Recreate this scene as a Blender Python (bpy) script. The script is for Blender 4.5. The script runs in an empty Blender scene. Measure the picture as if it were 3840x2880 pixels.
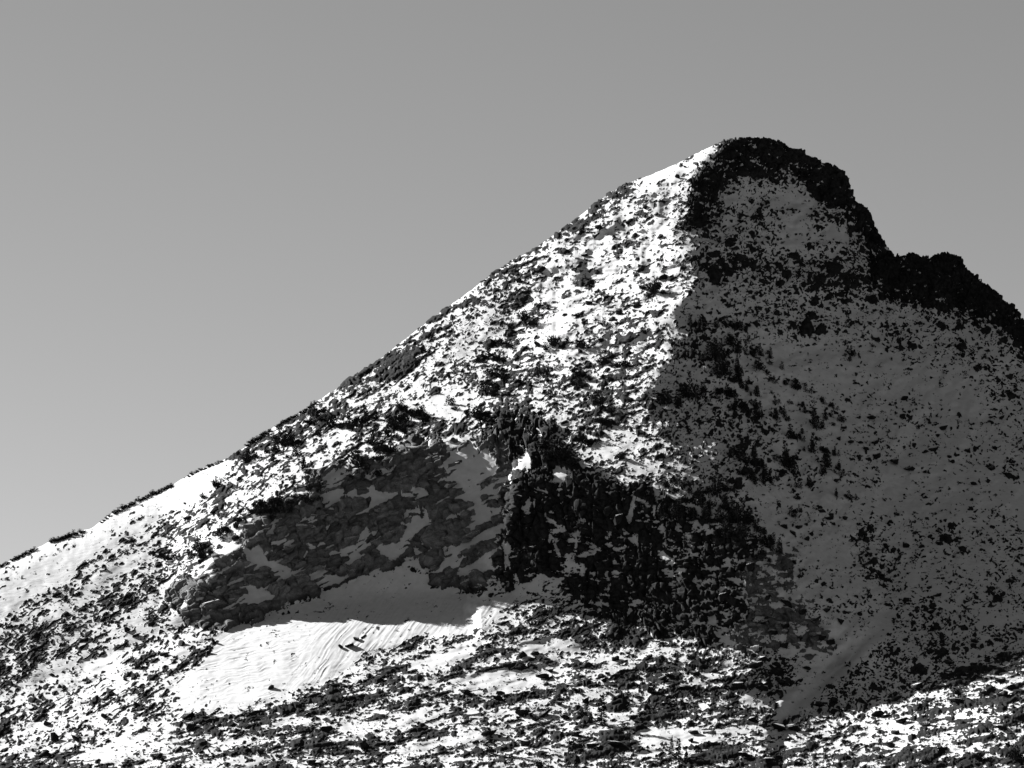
import bpy, bmesh, math, random
import numpy as np
from mathutils import Vector, Matrix

QUAL = 1.25          # mesh density of the mountain sheet
sc = bpy.context.scene
COL = sc.collection
K = 1024.0 / 2212.0  # survey sketch units -> sheet units (1 sheet unit = 0.4 m)
M = 0.4
PITCH = math.radians(8.0)
FPX = 5000.0
CAM = np.array([0.0, -2000.0, 2.0])

# ------------------------------------------------------------------ camera
cam_d = bpy.data.cameras.new('camera')
cam = bpy.data.objects.new('camera', cam_d); COL.objects.link(cam)
cam.location = CAM
cam.rotation_euler = (math.pi / 2 + PITCH, 0, 0)
cam_d.sensor_width = 36.0
cam_d.lens = 36.0 * FPX / 1024.0
cam_d.clip_start = 1.0
cam_d.clip_end = 60000.0
sc.camera = cam

# ------------------------------------------------------------------ sky, sun, exposure
SUN = np.array([-0.70, 0.50, 0.50]); SUN /= np.linalg.norm(SUN)
world = bpy.data.worlds.new('World'); sc.world = world
world.use_nodes = True
nt = world.node_tree; nt.nodes.clear()
sky = nt.nodes.new('ShaderNodeTexSky'); sky.sky_type = 'NISHITA'; sky.sun_disc = False
sky.sun_elevation = math.asin(SUN[2]); sky.sun_rotation = math.atan2(SUN[0], SUN[1])
sky.altitude = 3500.0; sky.air_density = 0.7; sky.dust_density = 4.0; sky.ozone_density = 1.0
sep = nt.nodes.new('ShaderNodeSeparateColor')     # black-and-white film behind a red filter
bg = nt.nodes.new('ShaderNodeBackground'); bg.inputs['Strength'].default_value = 0.05
wo = nt.nodes.new('ShaderNodeOutputWorld')
nt.links.new(sky.outputs['Color'], sep.inputs['Color'])
nt.links.new(sep.outputs['Red'], bg.inputs['Color'])
nt.links.new(bg.outputs['Background'], wo.inputs['Surface'])

sun_d = bpy.data.lights.new('sun', 'SUN'); sun_d.energy = 5.0; sun_d.angle = math.radians(0.5)
sun_d.color = (1, 1, 1)
sun = bpy.data.objects.new('sun', sun_d); COL.objects.link(sun)
sun.rotation_euler = Vector(tuple(SUN)).to_track_quat('Z', 'Y').to_euler()
sun.location = (-400, 300, 600)

sc.view_settings.view_transform = 'Standard'
sc.view_settings.look = 'None'
sc.view_settings.exposure = 1.92
sc.view_settings.gamma = 1.0
sc.render.engine = 'CYCLES'
sc.cycles.max_bounces = 5; sc.cycles.diffuse_bounces = 3

rng = np.random.RandomState(7)
random.seed(11)

# ------------------------------------------------------------------ helpers
def at(px, py, D):
    """sheet coordinates + depth (sheet units behind the reference plane) -> world"""
    px = np.asarray(px, float); py = np.asarray(py, float); D = np.asarray(D, float)
    xc = (px - 512.0) / FPX; yc = (384.0 - py) / FPX
    dy = math.cos(PITCH) - math.sin(PITCH) * yc
    dz = math.sin(PITCH) + math.cos(PITCH) * yc
    t = (D * M - CAM[1]) / dy
    return np.stack([CAM[0] + xc * t, CAM[1] + dy * t, CAM[2] + dz * t], -1)

TN = 256
def table(seed): return np.random.RandomState(seed).rand(TN, TN).astype(np.float32)
_tabs = {}
def tab(seed):
    if seed not in _tabs: _tabs[seed] = table(seed)
    return _tabs[seed]
def vnoise(x, y, seed):
    t = tab(seed)
    xi = np.floor(x).astype(np.int32); yi = np.floor(y).astype(np.int32)
    fx = (x - xi).astype(np.float32); fy = (y - yi).astype(np.float32)
    fx = fx * fx * fx * (fx * (fx * 6 - 15) + 10); fy = fy * fy * fy * (fy * (fy * 6 - 15) + 10)
    x0 = xi % TN; x1 = (xi + 1) % TN; y0 = yi % TN; y1 = (yi + 1) % TN
    a = t[x0, y0]; b = t[x1, y0]; c = t[x0, y1]; d = t[x1, y1]
    return (a + (b - a) * fx + (c - a) * fy + (a - b - c + d) * fx * fy) * 2 - 1
def fbm(x, y, seed, oct=4, gain=0.5):
    s = 0; a = 1; tot = 0
    for o in range(oct):
        s = s + a * vnoise(x * 2 ** o + 17.3 * o, y * 2 ** o + 9.1 * o, seed + o); tot += a; a *= gain
    return s / tot
def rocks(x, y, seed, dens, smin=0.22, smax=0.62, power=1.6):
    """faceted lumps scattered one per cell; >0 inside a lump, value = height in cell units"""
    jx, jy, jr, js, ja, jt, ju = [tab(seed + i) for i in range(7)]
    xi = np.floor(x).astype(np.int32); yi = np.floor(y).astype(np.int32)
    best = np.full(x.shape, -1.0, np.float32)
    for ox in (-1, 0, 1):
        for oy in (-1, 0, 1):
            cx = (xi + ox) % TN; cy = (yi + oy) % TN
            dx = (x - (xi + ox) - jx[cx, cy]).astype(np.float32)
            dy = (y - (yi + oy) - jy[cx, cy]).astype(np.float32)
            s = smin + (smax - smin) * js[cx, cy] ** power
            a = ja[cx, cy] * 6.283
            c = np.cos(a); sn = np.sin(a)
            u = (dx * c + dy * sn); v = (-dx * sn + dy * c) * (1.0 + 0.7 * jt[cx, cy])
            dist = np.maximum(np.maximum(np.abs(u), np.abs(v) * 0.95), (np.abs(u) + np.abs(v)) * 0.72)
            dist = np.maximum(dist, np.hypot(dx, dy) * 0.9)
            h = np.minimum((s - dist) * 2.2, s * (0.55 + 0.5 * ju[cx, cy]) + u * 0.5 * (jt[cx, cy] - 0.3))
            ex = np.clip((dens - jr[cx, cy]) * 8.0, -1, 0.0)
            h = np.where(h > 0, h + ex, h + np.minimum(ex, 0))
            np.maximum(best, h, out=best)
    return best
def cells(x, y, seed):
    """random value per irregular block and distance to its edge"""
    jx, jy, jr = tab(seed), tab(seed + 1), tab(seed + 2)
    xi = np.floor(x).astype(np.int32); yi = np.floor(y).astype(np.int32)
    d1 = np.full(x.shape, 9.0, np.float32); d2 = d1.copy(); val = np.zeros(x.shape, np.float32); til = val.copy()
    ja, jb = tab(seed + 3), tab(seed + 4)
    for ox in (-1, 0, 1):
        for oy in (-1, 0, 1):
            cx = (xi + ox) % TN; cy = (yi + oy) % TN
            sx = x - (xi + ox) - 0.1 - 0.8 * jx[cx, cy]; sy = y - (yi + oy) - 0.1 - 0.8 * jy[cx, cy]
            dx = np.abs(sx); dy = np.abs(sy)
            d = (np.maximum(dx, dy) * 0.75 + 0.25 * (dx + dy)).astype(np.float32)
            nearer = d < d1
            d2 = np.where(nearer, d1, np.minimum(d2, d))
            val = np.where(nearer, jr[cx, cy], val)
            til = np.where(nearer, (ja[cx, cy] - 0.5) * sx + (jb[cx, cy] - 0.3) * sy, til)
            d1 = np.where(nearer, d, d1)
    return val, d2 - d1, til
def sstep(a, b, x):
    t = np.clip((x - a) / (b - a), 0, 1); return t * t * (3 - 2 * t)

# painted region maps on a coarse raster (sketch coordinates, blurred outlines)
GX0, GX1, GY0, GY1, GS = -400.0, 2700.0, 150.0, 1900.0, 5.0
gx = np.arange(GX0, GX1, GS); gy = np.arange(GY0, GY1, GS)
GXX, GYY = np.meshgrid(gx, gy)
def inside(poly):
    r = np.zeros(GXX.shape, bool); n = len(poly)
    for i in range(n):
        x1, y1 = poly[i]; x2, y2 = poly[(i + 1) % n]
        if y1 == y2: continue
        c = ((y1 > GYY) != (y2 > GYY)) & (GXX < (x2 - x1) * (GYY - y1) / (y2 - y1) + x1)
        r ^= c
    return r.astype(np.float32)
def blur(a, r):
    n = max(1, int(round(r / GS)))
    for _ in range(2):
        for ax in (0, 1):
            p = np.pad(a, [(n + 1, n) if i == ax else (0, 0) for i in (0, 1)], mode='edge')
            c = np.cumsum(p, axis=ax)
            a = (np.take(c, range(2 * n + 1, c.shape[ax]), axis=ax) - np.take(c, range(0, c.shape[ax] - 2 * n - 1), axis=ax)) / (2 * n + 1)
    return a
def region(poly, soft=25): return blur(inside(poly), soft)
def samp(map_, px, py):
    u = np.clip((px / K - GX0) / GS, 0, len(gx) - 1.01); v = np.clip((py / K - GY0) / GS, 0, len(gy) - 1.01)
    ui = u.astype(np.int32); vi = v.astype(np.int32); fu = (u - ui).astype(np.float32); fv = (v - vi).astype(np.float32)
    return (map_[vi, ui] * (1 - fu) * (1 - fv) + map_[vi, ui + 1] * fu * (1 - fv)
            + map_[vi + 1, ui] * (1 - fu) * fv + map_[vi + 1, ui + 1] * fu * fv).astype(np.float32)

# ------------------------------------------------------------------ the mountain: large shape
sk_a = [(-900, 1560), (-400, 1400), (-100, 1262), (0, 1222), (60, 1193), (110, 1170), (200, 1140), (240, 1110), (330, 1066), (370, 1049), (430, 1015), (500, 986),
        (560, 947), (600, 918), (650, 892), (700, 857), (760, 817), (820, 777), (870, 737), (930, 691), (980, 655), (1040, 610),
        (1100, 566), (1150, 541), (1200, 506), (1250, 469), (1300, 430), (1340, 402)]
sk_z = [(0, 415), (60, 395), (140, 360), (230, 320), (300, 285), (380, 245), (450, 215), (520, 190), (600, 180), (670, 177), (730, 187),
        (800, 205), (850, 232), (900, 240), (935, 255), (950, 277), (990, 295), (1040, 315), (1090, 330), (1140, 360), (1170, 385), (1187, 405),
        (1193, 440), (1203, 470), (1225, 500), (1240, 535), (1280, 570), (1310, 590), (1326, 615), (1334, 650), (1350, 680), (1368, 720), (1382, 750),
        (1400, 785), (1425, 815), (1450, 850), (1462, 862), (1500, 857), (1550, 849), (1590, 855), (1625, 862), (1680, 857), (1730, 862), (1748, 847),
        (1765, 842), (1790, 855), (1825, 862), (1840, 882), (1852, 912), (1880, 940), (1920, 967), (1960, 1005), (1990, 1022), (2030, 1060), (2080, 1100),
        (2110, 1135), (2163, 1165), (2174, 1190), (2200, 1218), (2212, 1250)]
sk = [(x * K, y * K) for x, y in sk_a] + [(640 + x * 0.17361, 106.67 + y * 0.17361) for x, y in sk_z] + [(1060, 352), (1150, 420), (1500, 640)]
SKX = np.array([p[0] for p in sk]); SKY = np.array([p[1] for p in sk])
def skyline(px): return np.interp(px, SKX, SKY)

step = 0.8 / QUAL
cols = np.concatenate([np.linspace(-260, -24, 40)[:-1], np.arange(-24, 1050, step), np.linspace(1050, 1300, 40)[1:]])
NR = int(600 * QUAL)
PYB = 796.0
v = np.linspace(0, 1, NR)
PX = np.repeat(cols[:, None], NR, 1).astype(np.float32)
_z = np.zeros_like(cols)
S0 = skyline(cols) + 0.9 * fbm(cols / 7.0, _z, 320, 3, 0.7) * np.interp(cols, [0, 200, 680, 720, 1100], [0.7, 1.2, 1.0, 1.5, 2.0])
S0 = S0 + np.interp(cols, [680, 730, 1100], [0, 1.4, 2.0]) * (tab(330)[np.floor(cols / 3.7).astype(int) % TN, 3] - 0.5)
PY = (PYB + (S0[:, None] - PYB) * v[None, :]).astype(np.float32)
# regions (sketch coordinates)
LCLIFF = [(370, 1345), (395, 1270), (470, 1190), (620, 1070), (760, 1000), (860, 965), (1000, 955), (1080, 945), (1115, 1000), (1085, 1110), (1060, 1250), (975, 1285), (935, 1260), (880, 1215), (800, 1238), (700, 1270), (600, 1315), (500, 1345), (430, 1360)]
BUTTR = [(1112, 1010), (1160, 960), (1250, 1000), (1340, 1060), (1420, 1060), (1520, 1100), (1620, 1150), (1640, 1230), (1610, 1380), (1500, 1385), (1350, 1330), (1250, 1290), (1165, 1240), (1100, 1290), (1075, 1250), (1085, 1110)]
TOPROCK = [(1060, 900), (1200, 900), (1230, 960), (1150, 985), (1090, 1010), (1060, 960)]
RLOW = [(1640, 1190), (1740, 1190), (1720, 1300), (1810, 1380), (1780, 1410), (1640, 1400), (1600, 1420), (1560, 1430), (1580, 1390), (1620, 1300)]
CREST = [(1475, 400), (1520, 380), (1560, 430), (1565, 490), (1540, 530), (1490, 520), (1470, 480)]
GENTLE = [(-400, 1700), (200, 1620), (380, 1560), (640, 1510), (760, 1450), (900, 1395), (1100, 1395), (1350, 1420), (1540, 1450), (1640, 1570), (1960, 1580), (2040, 1440), (2212, 1380), (2700, 1300), (2700, 1900), (-400, 1900)]
APRON = [(470, 1365), (640, 1312), (800, 1237), (880, 1222), (950, 1290), (1050, 1290), (1175, 1240), (1110, 1310), (1010, 1375), (900, 1372), (800, 1400), (720, 1450), (600, 1500), (350, 1545), (410, 1460), (470, 1400)]
LOWOUT = [(1190, 1330), (1320, 1320), (1400, 1400), (1320, 1410), (1180, 1370)]
cl_map = np.maximum.reduce([region(LCLIFF, 14), region(BUTTR, 14), 0.7 * region(TOPROCK, 14), 0.5 * region(RLOW, 20), 0.6 * region(LOWOUT, 10)])
RFACE = [(1560, 300), (1900, 350), (2700, 500), (2700, 1350), (2212, 1420), (1900, 1480), (1640, 1420), (1640, 1150), (1440, 960), (1440, 700)]
# profile curves: foot of the steep ground, cliff base and cliff rim
cbx = [-900, 0, 200, 370, 520, 650, 800, 1000, 1120, 1300, 1480, 1650, 1800, 1950, 2100, 2300, 2900]
cby = [1850, 1500, 1420, 1352, 1335, 1312, 1290, 1280, 1290, 1330, 1385, 1415, 1440, 1450, 1440, 1400, 1300]
crx = [-900, 0, 200, 370, 470, 620, 760, 880, 1000, 1080, 1170, 1280, 1400, 1520, 1640, 1760, 1850, 1950, 2100, 2300, 2900]
cry = [1850, 1500, 1420, 1350, 1215, 1080, 1005, 965, 950, 945, 962, 1010, 1055, 1100, 1180, 1300, 1390, 1440, 1440, 1400, 1300]
def smooth_curve(xs, ys, r):
    y = np.interp(gx, xs, ys); n = int(r / GS); k = np.hanning(2 * n + 3); k /= k.sum()
    return np.convolve(np.pad(y, n + 1, mode='edge'), k, mode='valid')
CBC = smooth_curve(cbx, cby, 90)[None, :]; CRC = np.minimum(smooth_curve(crx, cry, 60)[None, :], CBC)
B_FOOT, B_CLIFF, B_UP = 2.7, 0.52, 2.0
up_w = sstep(-18, 18, CRC - GYY); ft_w = sstep(-22, 22, GYY - CBC)
b_map = B_CLIFF * (1 - up_w) * (1 - ft_w) + B_UP * up_w + B_FOOT * ft_w * (1 - up_w)
SUMMIT = [(1560, 290), (1650, 290), (1740, 320), (1830, 390), (1900, 520), (1840, 500), (1720, 400), (1560, 400)]
SHOULD = [(1930, 545), (2080, 545), (2260, 720), (2260, 830), (2100, 690), (1930, 620)]
b_map = b_map * (1 - 0.35 * np.maximum(region(SUMMIT, 30), region(SHOULD, 30)))
# ridge line (where the sunlit flank turns into the shaded face)
rg = np.array([(1585, 150), (1575, 290), (1512, 360), (1470, 420), (1468, 490), (1510, 530), (1468, 560), (1498, 610), (1480, 650), (1442, 695), (1440, 780), (1405, 850), (1395, 900), (1450, 970), (1505, 1025), (1560, 1120), (1610, 1300), (1600, 1500), (1600, 1800)])
RY = rg[:, 1] * K; RX = rg[:, 0] * K
def ridge_term(px, py):
    R = np.interp(py, RY, RX)
    t = px - R + 20 * fbm(px / 40, py / 22, 300, 3) + 5 * fbm(px / 9, py / 6, 306, 2)
    Lr = np.sqrt(t * t + 200.0); L = np.where(Lr < 160, 0.9 * Lr, 144 + 0.3 * (Lr - 160))
    Rr = np.sqrt(t * t + 200.0); Rt = np.where(Rr < 150, 1.0 * Rr, 150 + 0.45 * (Rr - 150))
    w = 1 - 0.8 * sstep(1050 * K, 1660 * K, py)
    wl = 1 - sstep(720 * K, 1020 * K, py)
    return np.where(t < 0, L * wl + 14 * 0.90 * (w - wl), Rt * w - 14 * (1.0 - 0.90) * w)
bI = b_map[::-1] * (GS * K)                       # integrate the steepness map upwards in every column
D_ras = np.cumsum(bI, axis=0)[::-1]
D_ras = D_ras - D_ras[int((PYB / K - GY0) / GS)][None, :]
def blurx(a, r):
    n = int(r / GS)
    for _ in range(2):
        p = np.pad(a, ((0, 0), (n + 1, n)), mode='edge'); c = np.cumsum(p, axis=1)
        a = (c[:, 2 * n + 1:] - c[:, :-2 * n - 1]) / (2 * n + 1)
    return a
D_ras = blurx(D_ras, 12)
D0 = np.interp(cols, [-260, 200, 460, 700, 820, 1000, 1300], [410, 105, 10, -50, -85, -160, -260])
D = samp(D_ras, PX, PY) + D0[:, None] + ridge_term(PX, PY)
ax_ = np.interp(PY, np.array([930, 1000, 1110, 1200, 1260, 1320, 1420]) * K, np.array([1165, 1138, 1106, 1078, 1056, 1046, 1040]) * K) + 9 * fbm(PX / 18, PY / 15, 310, 3)
aw = sstep(950 * K, 1060 * K, PY) * (1 - sstep(1320 * K, 1450 * K, PY))
D = D + aw * (-36 * sstep(-20, 4, PX - ax_) + 0.25 * np.clip(PX - ax_, 0, 190))
D = D + 90 * np.exp(-(((PX - 840) - 0.2 * (PY - 700)) / 90) ** 2 - ((PY - 706) / 42) ** 2)
D = D + 34 * np.exp(-((PX - 945) / 55) ** 2 - ((PY - 712) / 22) ** 2)
D = D - 17 * np.exp(-((PX - 322) / 60) ** 2 - ((PY - 634) / 30) ** 2)
D = D - 14 * np.exp(-((PX - 1010) / 70) ** 2 - ((PY - 700) / 45) ** 2)
q = PY - S0[:, None]
round_amt = np.interp(cols, [0, 200, 280, 620, 660, 700, 740, 1300], [26, 26, 9, 9, 18, 18, 6, 6])
D = D + round_amt[:, None] * np.exp(-q / 7.0)
apron = samp(region(APRON, 14), PX, PY)
_ub = PX * math.cos(.157) - PY * math.sin(.157); _wb = PX * math.sin(.157) + PY * math.cos(.157)
_zb = sstep(-10, 25, PY - np.interp(PX / K, gx, CBC[0]) * K) * (1 - apron)
D = D + _zb * (8.0 * fbm(_ub / 60, _wb / 16, 340, 3) + 2.5 * fbm(_ub / 20, _wb / 6, 346, 2))
_zr = sstep(0, 40, PX - np.interp(PY, RY, RX)) * (1 - _zb)
D = D + _zr * (9.0 * fbm(PX / 30 + PY / 60, PY / 60, 350, 3))
gul = np.interp(PY, np.array([1150, 1340, 1420, 1520, 1560]) * K, np.array([1890, 1880, 1810, 1700, 1660]) * K)
D = D + (11 * np.exp(-((PX - gul - 13) / 9) ** 2) - 7 * np.exp(-((PX - gul + 4) / 9) ** 2)) * sstep(1150 * K, 1330 * K, PY)
D = (D + 6.0 * fbm(PX / 70, PY / 50, 100, 3) + (2.2 * fbm(PX / 24, PY / 18, 104, 2) + 1.2 * fbm(PX / 10, PY / 8, 106, 2)) * (1 - apron)).astype(np.float32)

# ------------------------------------------------------------------ rock and snow detail
P = at(PX, PY, D)
def normals(P):
    du = np.gradient(P, axis=0); dv = np.gradient(P, axis=1)
    n = np.cross(du, dv); n /= np.linalg.norm(n, axis=-1, keepdims=True) + 1e-9
    return n
NB = normals(P)
WX = PX + 20 * fbm(PX / 30, PY / 22, 360, 4, 0.65); WY = PY + 15 * fbm(PX / 26, PY / 20, 366, 4, 0.6)   # ragged outlines
lcl = samp(region(LCLIFF, 8), WX, WY)
but = samp(np.maximum.reduce([region(BUTTR, 8), region(TOPROCK, 8)]), WX, WY)
rlow = samp(region(RLOW, 10), WX, WY)
zb = samp(region(GENTLE, 30), PX, PY)
zr = samp(region([(1500, 250), (1490, 600), (1440, 700), (1400, 850), (1400, 900), (1510, 1030), (1640, 1150), (1640, 1420), (1700, 1540), (1900, 1560), (2030, 1440), (2212, 1400), (2700, 1350), (2700, 250)], 20), PX, PY)

# how much rock shows (0 = clean snow)
DENS = np.full(GXX.shape, 0.50, np.float32)
def dens(poly, val, soft=22):
    global DENS
    w = region(poly, soft); DENS = DENS * (1 - w) + val * w
dens([(1500, 250), (1490, 600), (1440, 700), (1400, 850), (1640, 1150), (1640, 1420), (1900, 1560), (2030, 1440), (2700, 1350), (2700, 250)], 0.08, 15)
dens(GENTLE, 0.58, 30)
dens([(540, 950), (620, 890), (760, 800), (880, 715), (1000, 630), (1100, 555), (1200, 495), (1345, 395), (1370, 410), (1290, 470), (1180, 560), (1060, 650), (930, 760), (790, 850), (640, 960), (560, 990)], 0.92, 18)
dens([(-400, 1400), (0, 1215), (350, 1050), (440, 1015), (520, 985), (440, 1060), (330, 1130), (150, 1250), (0, 1330), (-400, 1500)], -0.12, 12)
dens([(0, 1350), (160, 1260), (330, 1150), (440, 1080), (480, 1090), (330, 1220), (150, 1330), (0, 1420)], 0.45, 14)
dens([(-100, 1420), (120, 1370), (300, 1240), (380, 1220), (360, 1300), (250, 1380), (150, 1440), (-100, 1520)], 0.52, 14)
dens([(200, 1420), (300, 1330), (360, 1340), (340, 1380), (230, 1450), (150, 1470), (60, 1490), (80, 1460)], 0.15, 10)
dens([(-100, 1540), (250, 1450), (450, 1370), (480, 1400), (420, 1460), (340, 1550), (150, 1600), (-100, 1680)], 0.48, 14)
dens([(190, 1610), (330, 1560), (470, 1540), (480, 1570), (330, 1620), (180, 1659)], 0.12, 10)
dens([(400, 1570), (600, 1520), (740, 1455), (800, 1400), (900, 1385), (1010, 1385), (1120, 1345), (1125, 1430), (980, 1480), (800, 1520), (600, 1560), (430, 1610)], 0.66, 14)
dens([(850, 1440), (1000, 1390), (1060, 1370), (1010, 1430), (890, 1470)], 0.15, 8)
dens([(1110, 1372), (1200, 1378), (1290, 1400), (1370, 1425), (1320, 1445), (1200, 1420), (1115, 1410)], 0.05, 6)
dens([(1000, 1440), (1120, 1430), (1180, 1470), (1100, 1500), (980, 1490)], 0.2, 10)
dens([(1150, 1500), (1600, 1520), (1560, 1700), (1080, 1700)], 0.60, 20)
dens([(1950, 1440), (2260, 1390), (2260, 1700), (1900, 1700)], 0.66, 20)
dens([(1400, 1570), (1750, 1570), (1980, 1560), (1960, 1620), (1700, 1600), (1400, 1620)], 0.28, 12)
dens([(880, 860), (1010, 840), (1080, 870), (1000, 900), (900, 910)], 0.12, 12)
dens([(1240, 520), (1400, 440), (1470, 470), (1480, 540), (1330, 580), (1230, 590)], 0.26, 20)
dens([(1200, 590), (1440, 560), (1450, 700), (1420, 800), (1200, 780), (1100, 700)], 0.36, 25)
dens([(1370, 395), (1450, 355), (1550, 305), (1560, 320), (1480, 400), (1420, 440)], 0.14, 8)
dens([(1250, 960), (1330, 940), (1480, 1010), (1500, 1030), (1400, 1035), (1320, 1000)], 0.3, 10)
dens(APRON, -0.3, 8)
# shaded face
dens([(1480, 545), (1600, 530), (1750, 560), (1900, 560), (1960, 570), (1960, 680), (1840, 650), (1700, 650), (1560, 620), (1480, 640)], 0.85, 18)
dens([(1530, 640), (1700, 650), (1900, 680), (2000, 730), (1900, 730), (1700, 720), (1540, 720)], 0.46, 20)
dens([(1600, 400), (1700, 400), (1850, 480), (1900, 560), (1760, 560), (1580, 540)], 0.42, 12)
dens([(1540, 340), (1580, 290), (1660, 285), (1760, 320), (1850, 390), (1940, 555), (1880, 560), (1830, 490), (1780, 430), (1700, 395), (1600, 390), (1560, 410), (1560, 490), (1520, 520), (1475, 500), (1480, 410)], 0.98, 8)
dens([(1900, 550), (2080, 535), (2300, 720), (2300, 860), (2140, 730), (2050, 680), (1900, 640)], 0.98, 10)
dens([(2000, 660), (2100, 730), (2300, 860), (2300, 920), (2100, 830), (1990, 740)], 0.5, 20)
dens([(2080, 780), (2300, 850), (2300, 1000), (2120, 870)], 0.45, 20)
dens([(1450, 820), (1560, 800), (1660, 900), (1640, 1060), (1560, 1080), (1480, 980), (1410, 900)], 0.5, 16)
dens([(1490, 650), (1600, 660), (1580, 800), (1470, 820), (1440, 760)], 0.36, 14)
dens([(1860, 1130), (1890, 1130), (1880, 1190), (1900, 1230), (1895, 1300), (1880, 1300), (1865, 1230), (1850, 1190)], 0.8, 6)
dens([(1880, 1180), (2300, 1100), (2300, 1420), (1950, 1440), (1850, 1380)], 0.24, 25)
dens([(1880, 1350), (2000, 1330), (2100, 1380), (2000, 1430), (1850, 1440)], 0.5, 16)
dens([(1740, 1470), (1830, 1430), (2000, 1440), (1960, 1530), (1780, 1530)], 0.6, 10)
dens([(1600, 1430), (1680, 1410), (1720, 1450), (1680, 1500), (1600, 1480)], 0.8, 8)

def rot(x, y, ang, el):
    c, s_ = math.cos(ang), math.sin(ang)
    return (x * c - y * s_) / el, (x * s_ + y * c)
shape = PX.shape
ua, wa = rot(PX, PY, math.radians(33), 1.0)
ub, wb = rot(PX, PY, math.radians(9), 1.0)
cl_l = fbm(ua / 46, wa / 14, 140, 3, 0.6); cl_b = fbm(ub / 60, wb / 11, 144, 3, 0.6); cl_r = fbm((PX * .94 + PY * .34) / 46, (PY * .94 - PX * .34) / 20, 148, 4, 0.65)
dens([(1900, 1320), (1935, 1320), (1900, 1390), (1830, 1440), (1730, 1530), (1670, 1560), (1690, 1520), (1780, 1430), (1860, 1370)], -0.4, 6)
dens(LOWOUT, 0.75, 10); dens(BUTTR, -0.2, 6); dens(LCLIFF, -0.2, 6)
CAP = [(1545, 345), (1585, 282), (1660, 280), (1760, 315), (1850, 385), (1945, 555), (1890, 560), (1840, 490), (1780, 420), (1700, 380), (1600, 365), (1545, 385), (1535, 450), (1505, 470), (1480, 440), (1485, 400)]
SHO = [(1890, 550), (2080, 530), (2300, 710), (2300, 830), (2140, 710), (2050, 665), (1900, 625)]
RING = [(1530, 345), (1580, 275), (1760, 300), (1870, 380), (1960, 560), (1860, 580), (1800, 480), (1740, 430), (1640, 410), (1575, 430), (1570, 520), (1480, 540), (1455, 470)]
w_ = region(RING, 22); DENS = DENS * (1 - w_) + np.maximum(DENS, 0.68) * w_
dens([(1650, 428), (1690, 415), (1730, 408), (1775, 440), (1750, 475), (1690, 462)], 0.0, 9)
dens([(1560, 425), (1620, 400), (1645, 420), (1600, 500), (1565, 505)], 0.12, 9)
dens([(1690, 470), (1720, 470), (1755, 520), (1730, 540), (1690, 515)], 0.05, 9)
dens([(1780, 470), (1830, 500), (1850, 530), (1790, 510)], 0.05, 7)
dens(CAP, 0.6, 6); dens(SHO, 0.6, 6)
cap = samp(np.maximum(region(CAP, 12), region(SHO, 12)), WX, WY)
DEN = samp(DENS, PX, PY) - 0.05 * (1 - zr) + 0.62 * cl_l * (1 - zb) * (1 - zr) + 0.85 * cl_b * zb * (1 - zr) + 0.5 * cl_r * zr
h_snow = (0.35 * fbm(PX / 14, PY / 9, 120, 3)).astype(np.float32)
h_rock = np.full(shape, -2.0, np.float32)
wx = PX + 2.4 * fbm(PX / 7, PY / 7, 150, 2) + 1.5 * vnoise(PX / 2.6, PY / 2.6, 152); wy = PY + 2.0 * fbm(PX / 7, PY / 7, 154, 2) + 1.2 * vnoise(PX / 2.6, PY / 2.6, 156)
def layer(mask, ang, el, cell, seed, dmul, dadd, hs, **kw):
    u, w_ = rot(wx[mask], wy[mask], math.radians(ang), el)
    r = rocks(u / cell, w_ / cell, seed, DEN[mask] * dmul + dadd, **kw)
    h_rock[mask] = np.maximum(h_rock[mask], r * cell * hs)
mr = zr > 0.5; mb = (zb > 0.5) & ~mr; ml = ~mr & ~mb
mlc = ml & (PX + 60 * fbm(PX / 60, PY / 60, 390, 2) > 455); mll = ml & ~mlc
for mask, ang, el, dm in ((mll, 33, 2.2, 1.0), (mlc, 17, 2.0, 1.05), (mb, 9, 2.3, 1.0), (mr, -18, 1.4, 1.0)):
    sd = 200 + int(ang)
    layer(mask, ang, el, 1.9, sd, 1.1 * dm, 0.02, 1.2)
    layer(mask, ang, el, 3.3, sd + 300, 0.95 * dm, -0.03, 1.1)
    layer(mask, ang, el, 6.4, sd + 600, 0.62 * dm, -0.12, 0.95)
    layer(mask, ang, el * .8, 13.0, sd + 900, 0.36 * dm, -0.14, 0.7)
# outcropping ledges: long thin bands of bedrock following the slope
uc, wc = rot(PX, PY, math.radians(17), 1.0)
for mask, uu, ww, lu, lw, sd in ((mll, ua, wa, 15, 2.6, 880), (mlc, uc, wc, 13, 2.6, 882), (mb, ub, wb, 20, 2.8, 884), (mb, ub, wb, 45, 6.5, 888)):
    x_ = uu[mask] + 2.5 * fbm(PX[mask] / 9, PY[mask] / 9, sd + 20, 2); y_ = ww[mask] + 1.6 * fbm(PX[mask] / 8, PY[mask] / 6, sd + 24, 2)
    le = fbm(x_ / lu, y_ / lw, sd, 3, 0.6)
    thr = (0.52 if lu < 40 else 0.66) - 0.55 * np.clip(DEN[mask], 0, 1.0) + np.where(DEN[mask] < 0.05, 1, 0)
    h_rock[mask] = np.maximum(h_rock[mask], (le - thr) * (4.5 if lu < 40 else 7.0))
h_rock = np.where(h_rock > 0, h_rock + 0.4 * vnoise(PX / 1.9, PY / 1.9, 158), h_rock)
# dense areas are bare rock between the lumps as well
bare = sstep(0.78, 1.1, DEN)
h_rock = np.maximum(h_rock, (bare - 0.5) * 1.5 + 1.5 * fbm(PX / 4.5, PY / 3.0, 160, 3, 0.6) + bare * 1.8 * np.abs(vnoise(PX / 2.4, PY / 1.7, 166)))
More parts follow.
